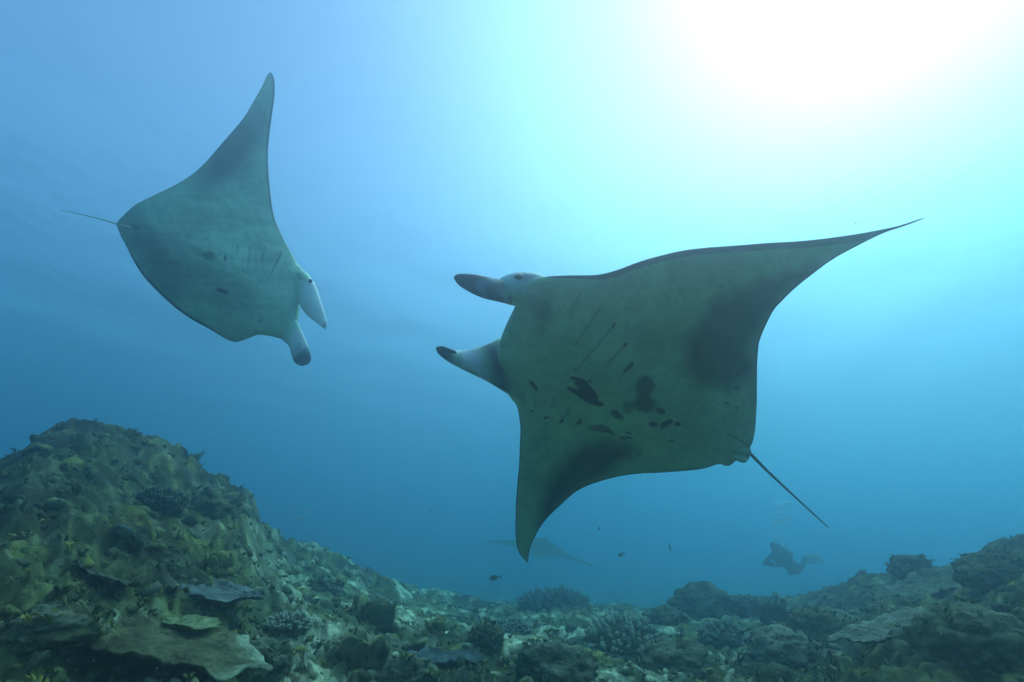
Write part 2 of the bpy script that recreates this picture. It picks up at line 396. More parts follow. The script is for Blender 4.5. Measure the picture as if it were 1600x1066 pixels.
MK = [
 ('poly', 19, .84, z1((748, 372), (800, 312), (900, 245), (1010, 205), (1120, 170), (1150, 190), (1060, 262), (985, 350), (958, 420), (950, 500), (880, 535), (790, 512), (750, 450))),
 ('poly', 17, .88, z1((335, 900), (365, 800), (420, 712), (470, 682), (540, 680), (600, 695), (630, 715), (560, 755), (480, 795), (410, 850), (345, 935))),
 ('ell', 9, .32, (836, 480), (28, 16), 35), ('ell', 8, .22, (846, 500), (14, 30), 20),
 ('poly', 1.0, .97, zz((420, 165), (470, 165), (530, 185), (565, 210), (620, 270), (665, 325), (682, 355), (680, 385), (735, 415), (735, 440), (690, 445), (620, 425), (540, 390), (470, 345), (415, 305), (380, 260), (430, 275), (500, 295), (465, 250), (470, 212), (425, 190))),
 ('ell', 5, .85, z2(1110, 260), (15, 17), 0), ('ell', 5, .8, z2(1115, 420), (17, 12), 10), ('ell', 5, .62, z2(970, 450), (10, 9), 0),
 ('ell', 1.5, .92, z2(1258, 485), (7.5, 5), 15), ('ell', 1.5, .88, z2(855, 525), (11, 5.2), 32), ('ell', 1.2, .92, z2(1188, 610), (6.5, 3.8), 5),
 ('ell', 1.2, .93, z2(1290, 620), (7, 5.5), -35), ('ell', 1.2, .93, z2(1335, 590), (6, 5), -35), ('ell', 1.2, .92, z2(1412, 614), (6.2, 3.6), 5),
 ('ell', 2.5, .72, z2(690, 655), (17, 5.5), 10), ('ell', 1.6, .8, z2(790, 685), (8, 3.6), 25),
 ('ell', .8, .85, z2(955, 694), (5.5, 2.3), 20), ('ell', .8, .85, z2(905, 738), (7, 1.9), 22), ('ell', .8, .85, z2(955, 734), (6.5, 1.9), 18), ('ell', .8, .85, z2(1355, 768), (5, 2), 0),
 ('ell', .9, .9, z2(80, 250), (3, 9.5), -38), ('ell', .9, .9, z2(597, 207), (4, 2.2), -30), ('ell', .8, .7, z2(463, 108), (2.2, 2.4), 0),
 ('ell', .9, .92, z2(980, 65), (3, 6.5), 30), ('ell', .8, .9, z2(945, 105), (2.4, 7), 42), ('ell', .8, .85, z2(195, 543), (4, 2), -20), ('ell', .8, .85, z2(338, 583), (4, 2.6), -25),
 ('ell', .8, .9, z2(500, 590), (3, 5), 40), ('ell', .8, .75, z2(65, 478), (3.5, 1.8), -20), ('ell', .8, .5, z2(900, 925), (3, 2), 0), ('ell', .8, .6, z2(975, 900), (3, 2.2), 0), ('ell', .8, .6, z2(1055, 888), (3.4, 2), 0),
 ('ell', .9, .9, z1((549, 347))[0], (2.6, 5.6), 20), ('ell', .9, .9, z1((579, 402))[0], (2.8, 6), 38), ('ell', .8, .8, z1((596, 462))[0], (2.4, 4), 38),
 ('ell', .9, .85, z1((907, 489))[0], (3.4, 2.4), 0), ('ell', .9, .85, z1((902, 526))[0], (4.8, 2.6), 0), ('ell', .9, .8, z1((876, 573))[0], (3.6, 2.2), 0), ('ell', .9, .7, z1((905, 584))[0], (3, 1.9), 0), ('ell', .9, .5, z1((835, 560))[0], (2.6, 1.8), 0),
]
for i in range(26):                                           # faint freckles towards the tail
    MK.append(('ell', .6, RNG.uniform(.2, .5), (RNG.uniform(960, 1165), RNG.uniform(560, 715)), (RNG.uniform(.8, 1.8), RNG.uniform(.7, 1.3)), RNG.uniform(0, 180)))
def zs(a, b, wd=1.8, al=.8): p = z1(a, b); return (p[0], p[1], wd, al)
SL = [zs((457, 252), (424, 322), 1.8, .5), zs((512, 296), (440, 402), 1.8, .55), zs((552, 347), (440, 475), 1.8, .6), zs((580, 402), (536, 456), 1.8, .7), zs((596, 462), (562, 502), 1.8, .7),
      (z2(100, 370), z2(88, 470), 1.1, .6), (z2(270, 365), z2(248, 470), 1.1, .7), (z2(415, 435), z2(398, 510), 1.1, .75), (z2(398, 510), z2(340, 580), 1.1, .75), (z2(540, 535), z2(505, 585), 1.1, .6),
      ((1135, 679), (1150, 684), 1.6, .9), ((1150, 684), (1172, 699), 1.7, .95), ((1166, 712), (1172, 708), 1.2, .8)]
def big_margin(C, c, v, s):
    ch = np.interp(v, le[:, 1], le[:, 0])-np.interp(v, te[:, 1], te[:, 0])
    dl, dt = c*ch, (1-c)*ch
    wd = np.interp(v, [-1.9, -.6, -.4, .45, .62, .9, 1.2, 1.5, 1.7], [.008, .010, 0, 0, .035, .038, .05, .055, .012])
    a = smooth(1.25, .8, dl/np.maximum(wd, 1e-4))*(wd > 1e-3)
    C = C+(DARK*1.5-C)*(.93*a)[:, None]
    b = smooth(.011, .004, dt)*smooth(.05, .15, abs(v))
    C = C+(DARK*1.5-C)*(.85*b)[:, None]
    g = smooth(.10, .0, dt)*.35
    return C*(1-g[:, None]*.5)
col = paint(D, MK, SL, big_margin)
V, F = disc_mesh(D)
parts = [(V, F, col)]
def headz(px): q = big.back([px])[0]; return big.at(q[0], q[1])[0][2]
def edge(pts, k=26):                                          # (x, y, depth) pixels to a smooth 3-D edge
    q = catmull(pts, 10); q = q[np.linspace(0, len(q)-1, k).round().astype(int)]
    return pxdir(q[:, :2])*q[:, 2:3]
h0 = headz((812, 470)); h1 = headz((790, 580))
# upper cephalic lobe: a broad blade reaching forward, dark inside
E1 = edge([(850, 440, h0+.10), (812, 434, h0+.05), (788, 438, h0-.01), (765, 434, h0-.06), (746, 429.5, h0-.09), (726, 427.5, h0-.12), (713, 429, h0-.14), (709, 434, h0-.15)])
E2 = edge([(846, 486, h0+.12), (818, 478, h0+.05), (801, 476, h0-.03), (778, 471, h0-.12), (754.5, 466, h0-.14), (733.5, 456.5, h0-.15), (717, 446, h0-.155), (709.5, 435.5, h0-.152)])
th = np.interp(np.linspace(0, 1, 26), [0, .3, .6, 1], [.05, .035, .018, .004])
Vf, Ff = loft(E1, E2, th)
t = np.repeat(np.linspace(0, 1, 26), 18)
cf = BELLY*1.15+(np.array([.010, .020, .030])-BELLY*1.15)*(.97*smooth(.25, .40, t+.06*fbm(proj(Vf)/8., 2, 3)))[:, None]; cf = cf+(np.array([.28, .46, .58])-cf)*(.35*smooth(.0, .6, fbm(proj(Vf)/16.+7, 3, 23))*smooth(.36, .46, t)*smooth(.9, .7, t))[:, None]  # dark skin, with a mottled bluish-white sheen painted into its colour
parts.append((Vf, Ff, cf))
# head corner with the eye, above the lobe
C0 = pxdir((818, 452))*(h0+.02)
ax = [pxdir((866, 448))*(h0+.03)-C0, pxdir((812, 425.5))*(h0+.02)-C0, np.array([.01, .01, -.10])]
Vb, Fb = ball(C0, ax, 26, 18); cb = np.repeat(np.array([[.50, .70, .66]]), len(Vb), 0)*(1+.2*fbm(proj(Vb)/14., 3, 31))[:, None]
pb = proj(Vb); cb = cb+(BELLY-cb)*np.clip(smooth(828, 856, pb[:, 0])+smooth(452, 472, pb[:, 1]), 0, 1)[:, None]; cb = cb+(GREY-cb)*(.75*smooth(-5, 4, poly_in(pb, [(803, 428), (820, 427), (838, 431), (832, 436), (812, 438), (804, 436)])))[:, None]
parts.append((Vb, Fb, cb))
# lower cephalic lobe, its tip rolled in
E1 = edge([(812, 545, h1+.10), (786, 528, h1+.05), (765, 537, h1+.0), (747, 543, h1-.02), (726, 547, h1-.03), (713, 549, h1-.05), (698, 545, h1-.09), (687, 541.5, h1-.11), (682.5, 543, h1-.12)])
E2 = edge([(822, 636, h1+.10), (804, 622.5, h1+.03), (786, 611, h1-.03), (765, 598, h1-.08), (739, 584.5, h1-.10), (712, 570.5, h1-.12), (694, 560, h1-.13), (684, 551.5, h1-.13), (681.5, 545, h1-.125)])
th = np.interp(np.linspace(0, 1, 26), [0, .3, .7, 1], [.075, .055, .034, .006])
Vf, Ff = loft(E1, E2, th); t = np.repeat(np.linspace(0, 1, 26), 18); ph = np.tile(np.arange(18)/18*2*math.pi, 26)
pale_ = BELLY*.8+(np.array([.62, .70, .74])-BELLY*.8)*(smooth(.34, .44, t)*smooth(-.3, .5, fbm(proj(Vf)/13., 2, 44)+.35))[:, None]  # whitish glint along the middle of the lobe, painted into its colour
cf = pale_+(np.array([.03, .045, .055])-pale_)*np.clip(.96*smooth(.60, .72, t+.05*fbm(proj(Vf)/7., 2, 3))+.85*np.exp(-((t-.28)/.08)**2), 0, .96)[:, None]  # dark tip, plus a root band painting the shading beside the mouth
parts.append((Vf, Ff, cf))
# rolled flap at the tip of that lobe
E1 = edge([(712, 548, h1-.16), (700, 543.5, h1-.175), (690, 540.5, h1-.17), (683, 542, h1-.15)], 14); E2 = edge([(713, 553, h1-.15), (702, 553, h1-.18), (690, 552, h1-.175), (683, 547, h1-.15)], 14)
Vf, Ff = loft(E1, E2, .012); parts.append((Vf, Ff, np.array([.06, .08, .09])))
# whip tail and pelvic claspers
tb = big.at(.0, .0)[0]; hz = tb[2]
tp = edge([(1160, 703, hz-.01), (1172, 709, hz), (1200, 737, hz+.05), (1245, 779, hz+.13), (1294, 824, hz+.22)], 40)
tt = np.linspace(0, 1, 40); Vt, Ft = tube(tp, np.interp(tt, [0, .1, .5, 1], [.022, .012, .0095, .004])); parts.append((Vt, Ft, np.array([.05, .06, .06])))
for a, b in (((1150, 706), (1171, 703)), ((1146, 712), (1166, 720))):
    Vc, Fc = tube(edge([(*a, hz-.035), ((a[0]+b[0])/2, (a[1]+b[1])/2, hz-.045), (*b, hz-.03)], 12), np.interp(np.linspace(0, 1, 12), [0, .5, .85, 1], [.012, .026, .022, .008]), 12)
    parts.append((Vc, Fc, BELLY*.8))
# small dorsal fin on the back before the tail
d0 = big.at(.16, 0.)[0]+big.N*.03
E1 = np.array([d0-big.A*x for x in np.linspace(0, .16, 10)]); E2 = E1+big.N*np.interp(np.linspace(0, 1, 10), [0, .6, 1], [.01, .09, .05])[:, None]-big.A*.05
Vc, Fc = loft(E1, E2, .008); parts.append((Vc, Fc, DARK))
root_c = to_world(big.at(.85, 0.)[0])
Vm, Fm, Cm = merge(parts)
ray1 = empty('manta_ray', root_c, 'large manta ray showing its spotted belly, wings spread across the centre', 'manta ray', 'manta rays')
mesh_obj('body', to_world(Vm), Fm, M_skin, ray1, root_c, Cm)
for px, dz, r in (((811, 434.5), -.045, .032), ((741, 556), .03, .022)):
    c = pxdir(px)*((h0 if r > .025 else h1)+dz)
    Ve, Fe = ball(c, np.diag([r, r*.8, r]), 16, 12); mesh_obj('eye', to_world(Ve), Fe, M_eye, ray1, to_world(c))

# --- the ray on the left, banking away -------------------------------------------
lef = Sheet(pxdir((183, 351))*4.5, (.905, -.42, .0), (.31, .9, .35), 1, lambda v: -.75*smooth(.0, .8, -v))
LE = [(422.8, 112.5), (428, 122), (429.3, 140), (428, 158), (423, 194), (419, 234), (420, 274), (424, 314), (430, 344), (442.7, 373), (456, 397), (466, 416), (470, 432), (467, 446), (466, 455), (468, 478), (466, 495), (462, 508), (452, 524), (438, 529), (422.8, 525.5), (403, 523.5), (383, 530), (366, 533.5)]
TE = [(422.8, 112.5), (417, 120), (410, 135), (398, 155), (378, 187), (348, 224), (313, 261.5), (279, 286), (244, 304), (214, 319), (192, 338), (184, 347), (183, 353), (186, 362), (191.6, 374), (204, 396), (224, 425.5), (249, 453), (279, 480), (308, 500), (328, 511), (348, 525), (366, 533.5)]
le2, te2 = planform(lef, LE, TE)
D2 = disc(lef, le2, te2, 380, 150, .13, .045)
y2 = lambda x, y: (30+x/2.0113, 80+y/2.0113)
MK2 = [('ell', 3, .7, y2(595, 643), (12, 6.5), 5), ('ell', .9, .95, y2(640, 755), (11, 4), 18), ('ell', 16, .35, y2(640, 745), (60, 30), 30), ('ell', .8, .8, y2(645, 650), (1.8, 5), 5),
       ('ell', 16, .62, y2(660, 320), (26, 75), 40), ('ell', 18, .5, y2(420, 640), (30, 90), -38), ('ell', 2, .6, y2(350, 550), (14, 3), 12), ('ell', 1, .7, y2(757, 845), (3, 1.5), -30), ('ell', 1, .6, y2(712, 575), (2, 1.5), 0)]
SL2 = [(y2(685, 612), y2(680, 642), 1.1, .6), (y2(724, 612), y2(716, 682), 1.1, .6), (y2(770, 618), y2(758, 668), 1.1, .65), (y2(823, 632), y2(790, 700), 1.2, .75), (y2(646, 640), y2(643, 660), 1.1, .6)]
def left_margin(C, c, v, s):
    ch = np.interp(v, le2[:, 1], le2[:, 0])-np.interp(v, te2[:, 1], te2[:, 0]); dl, dt = c*ch, (1-c)*ch
    a = smooth(.03, .008, dl)*smooth(.35, .5, v); b = smooth(.016, .004, dt)
    return C+(DARK*1.5-C)*np.clip(.8*a+.45*b, 0, .95)[:, None]
col2 = paint(D2, MK2, SL2, left_margin)
V, F = disc_mesh(D2); parts = [(V, F, col2)]
hp = lambda p: lef.at(*lef.back([p])[0])[0][2]
g0, g1 = hp((465, 445)), hp((452, 515))
# upper lobe, unrolled; white skin with its sunlit brightness painted into the colour
E1 = edge([(448, 396, g0+.09), (470, 418, g0+.06), (486, 435, g0+.02), (495, 450, g0-.02), (502, 473, g0-.05), (508, 492, g0-.07), (511, 505, g0-.09), (509.5, 514, g0-.10)])
E2 = edge([(440, 436, g0+.07), (458, 450, g0+.03), (464, 466, g0-.04), (471, 482, g0-.10), (480, 493, g0-.12), (490, 501, g0-.12), (499, 508, g0-.12), (508, 515, g0-.105)])
th = np.interp(np.linspace(0, 1, 26), [0, .35, .7, 1], [.05, .045, .014, .004])
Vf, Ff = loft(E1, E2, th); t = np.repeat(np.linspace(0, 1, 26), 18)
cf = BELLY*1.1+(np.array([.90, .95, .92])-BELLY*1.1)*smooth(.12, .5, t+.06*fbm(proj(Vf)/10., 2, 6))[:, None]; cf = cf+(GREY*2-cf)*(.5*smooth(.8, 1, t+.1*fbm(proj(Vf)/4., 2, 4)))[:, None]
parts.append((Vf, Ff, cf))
# lower lobe: a rounded paddle, pale skin with sunlit brightness painted in, dark towards the tip
E1 = edge([(440, 480, g1+.08), (460, 496, g1+.03), (470, 514, g1-.03), (478, 532, g1-.05), (484, 548, g1-.07), (486.5, 560, g1-.08), (483, 567.5, g1-.08), (476, 571, g1-.08)])
E2 = edge([(420, 512, g1+.06), (438, 529, g1+.0), (450, 539, g1-.08), (454, 549, g1-.09), (457, 560, g1-.10), (461, 567, g1-.10), (467, 571, g1-.10), (474, 571.5, g1-.09)])
th = np.interp(np.linspace(0, 1, 26), [0, .35, .7, 1], [.05, .03, .016, .004])
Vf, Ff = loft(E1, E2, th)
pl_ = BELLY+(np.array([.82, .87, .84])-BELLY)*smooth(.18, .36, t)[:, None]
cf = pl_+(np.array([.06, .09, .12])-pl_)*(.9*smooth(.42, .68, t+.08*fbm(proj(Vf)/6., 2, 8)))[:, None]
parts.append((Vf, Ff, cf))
Vb, Fb = ball(pxdir((476, 436))*(g0+.03), [np.array([.06, -.07, 0.]), np.array([.035, .04, 0.]), np.array([0., .0, -.06])], 22, 16); parts.append((Vb, Fb, BELLY*1.15))
# far wing, raised behind the body: from the fold along the flank up and away to its tip
fold = catmull([(200, 388), (224, 424), (249, 451), (279, 478), (308, 498), (328, 509), (348, 522), (366, 531), (383, 528), (403, 522), (422, 523)], 8)
q = lef.back(fold); FP = lef.at(q[:, 0], q[:, 1])[0]
inw = np.array([-.02, .34, 0.]); tip = FP[len(FP)//2]*1.0+(lef.N*1.25+inw*1.2-lef.A*.35)
k = 40; ts = np.linspace(0, 1, k)
ctr = FP.mean(0)
G = []
for tq in ts:
    sh_ = (1-tq)**.85
    G.append(tip+(FP-tip)*sh_+(lef.N*.18+inw*.12)*math.sin(math.pi*tq)*(1-tq))
G = np.array(G)                                               # k x m x 3
gn = np.cross(np.gradient(G, axis=1), np.gradient(G, axis=0)); gn /= np.linalg.norm(gn, axis=2, keepdims=True)+1e-9
mm = G.shape[1]; prof = airfoil(np.linspace(0, 1, mm))[None]*.03*(1-ts[:, None]); 
top, bot = (G+gn*prof[..., None]).reshape(-1, 3), (G-gn*prof[..., None]).reshape(-1, 3)
ii = np.arange(k*mm).reshape(k, mm); fq = np.stack([ii[:-1, :-1], ii[:-1, 1:], ii[1:, 1:], ii[1:, :-1]], -1).reshape(-1, 4)
parts.append((np.vstack([top, bot]), fq.tolist()+(fq[:, ::-1]+k*mm).tolist(), np.vstack([np.repeat(BELLY[None]*.9, k*mm, 0), np.repeat(DARK[None], k*mm, 0)])))
tz = lef.at(0., 0.)[0][2]
Vt, Ft = tube(edge([(205, 357, tz+.0), (183, 350.5, tz+.01), (160, 343, tz+.1), (130, 336, tz+.22), (96, 328, tz+.4)], 30), np.interp(np.linspace(0, 1, 30), [0, .2, 1], [.02, .007, .003])); parts.append((Vt, Ft, np.array([.7, .72, .42])))
root_c = to_world(lef.at(.85, 0.)[0]); Vm, Fm, Cm = merge(parts)
ray2 = empty('manta_ray', root_c, 'manta ray at the left banking away with one wing raised high', 'manta ray', 'manta rays')
mesh_obj('body', to_world(Vm), Fm, M_skin, ray2, root_c, Cm)
for px, dz, r in (((485, 439), -.03, .018), ((452, 505), .10, .017)):
    c = pxdir(px)*((g0 if px[0] > 470 else g1)+dz); Ve, Fe = ball(c, np.diag([r, r, r]), 14, 10); mesh_obj('eye', to_world(Ve), Fe, M_eye, ray2, to_world(c))

# --- the far ray, a faint shape low in the blue ------------------------------------
hl, ht = le[le[:, 1] <= 0], te[te[:, 1] <= 0]
sym = lambda h: np.vstack([h, (h*[1, -1])[::-1][1:]])
CT = pxdir((850, 842))*17.5
far = Sheet(CT, (-.12, -.60, .80), (.97, -.24, .0), 1, lambda v: -.14*v)
if (far.N @ np.array([0, 1., 0])) < 0: far.N = -far.N
le3, te3 = sym(hl)*1.12, sym(ht)*1.12
D3 = disc(far, le3, te3, 120, 40, .2, .06)
V, F = disc_mesh(D3); n3 = D3['nv']*D3['nc']; parts = [(V, F, np.vstack([np.repeat(BELLY[None]*.8, n3, 0), np.repeat(DARK[None], n3, 0)]))]
for sg in (-1, 1):
    b = [far.at(1.95-.02*i+.33*t_, sg*(.30-.03*t_))[0] for i, t_ in ((0, -.4), (0, .3), (0, .7), (0, 1.))]
    E1 = np.array(b)+far.N*.07; E2 = np.array(b)-far.N*np.array([.1, .12, .1, .02])[:, None]
    Vf, Ff = loft(E1, E2, .02); parts.append((Vf, Ff, BELLY*1.2))
Vt, Ft = tube([far.at(-x, 0.)[0] for x in np.linspace(-.05, .45, 12)], np.linspace(.02, .005, 12)); parts.append((Vt, Ft, DARK))
root_c = to_world(far.at(.9, 0.)[0]); Vm, Fm, Cm = merge(parts)
ray3 = empty('manta_ray', root_c, 'faint distant manta ray gliding low behind the large ray', 'manta ray', 'manta rays')
mesh_obj('body', to_world(Vm), Fm, M_skin, ray3, root_c, Cm)

# ------------------------------------------------------------------ corals that stand out on the reef
def frame_at(px, sink=0.):
    P, t = on_ground(px); P = P.copy(); P[2] = float(ground(P[0], P[1]))-sink
    return P, t/FPX*1.0                                        # position, metres per photo pixel there
def rotm(tilt_dir, tilt, spin):
    return (Matrix.Rotation(tilt_dir, 3, 'Z') @ Matrix.Rotation(tilt, 3, 'X') @ Matrix.Rotation(-tilt_dir, 3, 'Z') @ Matrix.Rotation(spin, 3, 'Z'))
def apply(V, Mx, P, sc=1.): return np.asarray(V)*sc @ np.array(Mx).T+np.asarray(P)
M_coral = pigment_mat('coral', .9, .08, 30, .6, 1.0, .03, 10)
M_leafy = pigment_mat('leafy_coral', .8, .15, 26, .35, .35, .01, 6)

def plate_geo(seed, asp=.6, lobes=.22, dish=.10, th=.035, na=120, nr=22, tone=(.15, .145, .065), rim=(.36, .40, .22)):
    """lobed plate coral of radius ~1: thick wavy sheet, dished, with a paler growing rim and a short stalk"""
    ang = np.linspace(0, 2*math.pi, na, endpoint=False); ring = np.stack([np.cos(ang), np.sin(ang)], 1)
    rad = 1+lobes*fbm(ring*1.3+seed*7.7, 3, seed)+.09*noise(ring*5+seed, seed+3)+.035*noise(ring*14+seed, seed+8)
    V, C = [], []
    for side in (1, -1):
        for i in range(nr+1):
            q = i/nr; p = ring*rad[:, None]*q; p = p*[1, asp]
            z = dish*q**2.2+.07*fbm(p*3+seed, 4, seed+9)*q+.008*np.sin(q*34+3*noise(p*2, seed+2))+ (th*(1-.6*q**3) if side > 0 else -th*(1-q**3)*.8)
            V.append(np.column_stack([p, z])); k = smooth(.78, 1.0, q+.16*noise(p*3.2, seed+4))*smooth(-.5, .4, noise(p*1.7+3, seed+6))
            C.append(np.array(tone)*(1+.4*fbm(p*5, 4, seed+5))[:, None]*(1-k[:, None])+np.array(rim)*k[:, None])
    V, C = np.vstack(V), np.vstack(C); h = (nr+1)*na; F = []
    for sd in (0, 1):
        for i in range(nr):
            for j in range(na):
                a, b, c, d = [sd*h+x for x in (i*na+j, i*na+(j+1) % na, (i+1)*na+(j+1) % na, (i+1)*na+j)]
                F.append((a, d, c, b) if sd == 0 else (a, b, c, d))
    F += [(nr*na+j, nr*na+(j+1) % na, h+nr*na+(j+1) % na, h+nr*na+j)[::-1] for j in range(na)]
    sv, sf = tube([(0, 0, -.45), (0, 0, -.2), (0, 0, -.02)], [.34, .22, .30], 14)
    return merge([(V, F, C), (sv*[1, asp, 1], sf, np.array(tone)*.7)])
def plate(px, halfw, label, seed, tilt=(0, 0), spin=0., lift=.06, **k):
    P, mpp = frame_at(px); V, F, C = plate_geo(seed, **k)
    P[2] += lift-.035
    V = apply(V, rotm(tilt[0], tilt[1], spin), P, halfw*mpp)
    o = mesh_obj('plate_coral', V, F, M_coral, None, P, C); return tag(o, label, 'coral', 'plate corals on the reef')
plate((250, 1004), 108, 'broad tan lobed plate coral with pale edges at lower left', 4, (R(70), R(16)), R(-24), .04, asp=.62, lobes=.42, dish=.06, th=.05, rim=(.48, .54, .32))
plate((292, 990), 38, 'small pale yellow plate coral lying on the broad tan one', 9, (R(60), R(8)), R(-10), .10, asp=.7, lobes=.2, th=.05, tone=(.27, .30, .13), rim=(.32, .35, .18))
plate((352, 948), 62, 'grey flat plate coral behind the broad tan one', 12, (R(60), R(10)), R(-20), .08, asp=.7, lobes=.3, tone=(.15, .17, .15), rim=(.24, .27, .23))
plate((192, 852), 27, 'small cup-shaped plate coral with a bright rim on the mound', 15, (R(150), R(38)), R(-30), .08, asp=.8, lobes=.1, dish=.30, th=.03, tone=(.16, .17, .10), rim=(.5, .55, .45))
plate((300, 716), 36, 'thin plate coral jutting from the crest of the mound', 17, (R(100), R(22)), R(-20), .10, asp=.7, lobes=.16, dish=.05, tone=(.16, .17, .12), rim=(.30, .32, .25))
plate((685, 1036), 46, 'dark grey slab of plate coral on the seabed near the centre', 21, (R(20), R(6)), R(10), .05, asp=.75, lobes=.25, tone=(.10, .12, .11), rim=(.15, .18, .16))
plate((1385, 1008), 62, 'pale plate coral ledge on the right slope', 25, (R(-60), R(14)), R(18), .07, asp=.6, lobes=.3, tone=(.20, .21, .14), rim=(.36, .38, .28))
plate((160, 905), 44, 'brown plate coral in the shade of the mound', 29, (R(120), R(20)), R(-25), .06, asp=.7, lobes=.3, tone=(.12, .12, .07), rim=(.2, .2, .13))
plate((1460, 930), 50, 'olive plate coral high on the right slope', 31, (R(-60), R(18)), R(24), .07, asp=.7, lobes=.3, tone=(.14, .15, .08), rim=(.24, .25, .16))

SURF = []
def ico(sub):
    bm = bmesh.new(); bmesh.ops.create_icosphere(bm, subdivisions=sub, radius=1)
    V = np.array([v.co[:] for v in bm.verts]); F = np.array([[v.index for v in f.verts] for f in bm.faces]); bm.free(); return V, F
I4 = ico(5); I2 = ico(2); I1 = ico(1)
def boulder(px, halfw, label, seed, flat=.75, tone=(.13, .135, .06)):
    P, mpp = frame_at(px, 0); V, F = I4
    d = 1+.22*fbm(V*1.4+seed*3, 3, seed)+.16*(np.sqrt(abs(noise(V*3.2+seed, seed+1)))-.5)+.09*(np.sqrt(abs(noise(V*8, seed+2)))-.5)+.05*(np.sqrt(abs(noise(V*17, seed+3)))-.5)
    W = V*d[:, None]*[1, 1, flat]; r = halfw*mpp
    C = np.array(tone)*(1+.5*fbm(V*3, 3, seed+5))[:, None]; k = smooth(.1, .6, fbm(V*2.3+4, 3, seed+6)); C = C+(np.array([.26, .26, .17])-C)*(.5*k)[:, None]
    P[2] += r*flat*.35
    SURF.append((W*r+P)[(V[:, 2] > .15)])
    return tag(mesh_obj('boulder_coral', W*r+P, F, M_coral, None, P, np.clip(C, .01, 1)), label, 'coral', 'boulder corals on the reef')
boulder((1098, 962), 37, 'large dark rounded coral head on the skyline right of centre', 2)
boulder((1040, 972), 26, 'low coral head left of the large skyline one', 3, .6)
boulder((1165, 958), 24, 'small coral head right of the large skyline one', 5, .6, (.12, .12, .07))
boulder((760, 1004), 25, 'brown coral head in the middle of the seabed', 7, .8, (.13, .11, .05))
boulder((868, 1056), 50, 'mossy coral head at the bottom edge near the centre', 8, .6, (.10, .10, .05))
boulder((640, 1062), 38, 'dark coral head at the bottom edge left of centre', 11, .7)
boulder((405, 1052), 36, 'smooth olive coral head beside the broad plate coral', 13, .8, (.11, .12, .06))
boulder((1050, 1050), 52, 'yellowish coral head at the bottom edge right of centre', 14, .6, (.15, .14, .07))
boulder((1295, 990), 40, 'weathered coral head on the lower right slope', 16, .6)
boulder((1560, 905), 32, 'dark coral head high at the right edge', 18, .7)
boulder((1425, 898), 20, 'coral knob on the skyline of the right slope', 19, .8)
boulder((1530, 1020), 52, 'shaded coral head in the lower right corner', 22, .7)
boulder((85, 990), 44, 'shaded coral head at the lower left edge', 23, .6)
boulder((330, 800), 34, 'dark coral head under the crest of the mound', 26, .7)
boulder((510, 925), 22, 'low coral head on the slope right of the mound', 27, .6, (.14, .14, .09))
boulder((1240, 1040), 48, 'pale crusted coral head at the bottom right of centre', 28, .55, (.2, .2, .13))

def leafy(px, halfw, label, seed, n=9, tone=(.13, .12, .05)):
    """cabbage-like colony: upright curved lobes round a knobby base, each lobe a part"""
    P, mpp = frame_at(px); r = halfw*mpp; rg = np.random.default_rng(seed)
    root = empty('leafy_coral', P, label, 'coral', 'leafy corals on the seabed')
    V, F = I2; d = 1+.25*fbm(V*2+seed, 3, seed); mesh_obj('base', V*d[:, None]*[r*.7, r*.7, r*.35]+P, F, M_coral, root, P, np.array(tone)*.7)
    for i in range(n):
        a = 2*math.pi*i/n+rg.normal(0, .25); q = rg.uniform(.15, .75) if i else .1; h = r*rg.uniform(.65, 1.05); wd = r*rg.uniform(.35, .55)
        ts = np.linspace(0, 1, 9); b = P+[math.cos(a)*q*r*.8, math.sin(a)*q*r*.8, 0]; out_ = np.array([math.cos(a), math.sin(a), 0]); tng = np.array([-math.sin(a+.5*rg.normal()), math.cos(a), .15*rg.normal()])
        cl = b[None]+np.outer(ts**1.6*.5*wd, out_)+np.outer(ts*h, [0, 0, 1]); ww = wd*np.sin(np.clip(ts*2.3+.45, 0, math.pi))**.7*(1+.1*rg.normal(size=9)); ww[-1] = wd*.25
        V, F = loft(cl-tng*ww[:, None], cl+tng*ww[:, None], np.interp(ts, [0, 1], [.18, .05])*wd, 16)
        V = V+.07*r*np.stack([fbm(V/r*2.5, 3, seed+i), fbm(V/r*2.5+9, 3, seed+i+50), fbm(V/r*2.5+30, 3, seed+i+80)], 1)
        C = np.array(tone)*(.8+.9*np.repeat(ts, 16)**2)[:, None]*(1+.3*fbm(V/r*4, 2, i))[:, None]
        mesh_obj('lobe', V, F, M_leafy, root, b, np.clip(C, .01, 1))
leafy((560, 1030), 40, 'olive leafy coral with folded lobes at the bottom left of centre', 3)
leafy((588, 968), 36, 'brown leafy coral behind the folded olive one', 5, 10, (.12, .115, .045))
leafy((340, 905), 26, 'yellow-green leafy coral at the foot of the mound', 6, 8, (.20, .19, .05))
leafy((1210, 965), 26, 'low leafy coral at the foot of the right slope', 8, 8, (.11, .11, .05))
leafy((70, 662), 22, 'bushy coral standing on top of the mound', 10, 9, (.07, .075, .04))
leafy((835, 955), 18, 'small leafy coral left of the spiky table coral', 12, 8, (.1, .1, .05))
leafy((680, 990), 20, 'ochre leafy coral left of the brown coral head', 14, 8, (.2, .16, .04))

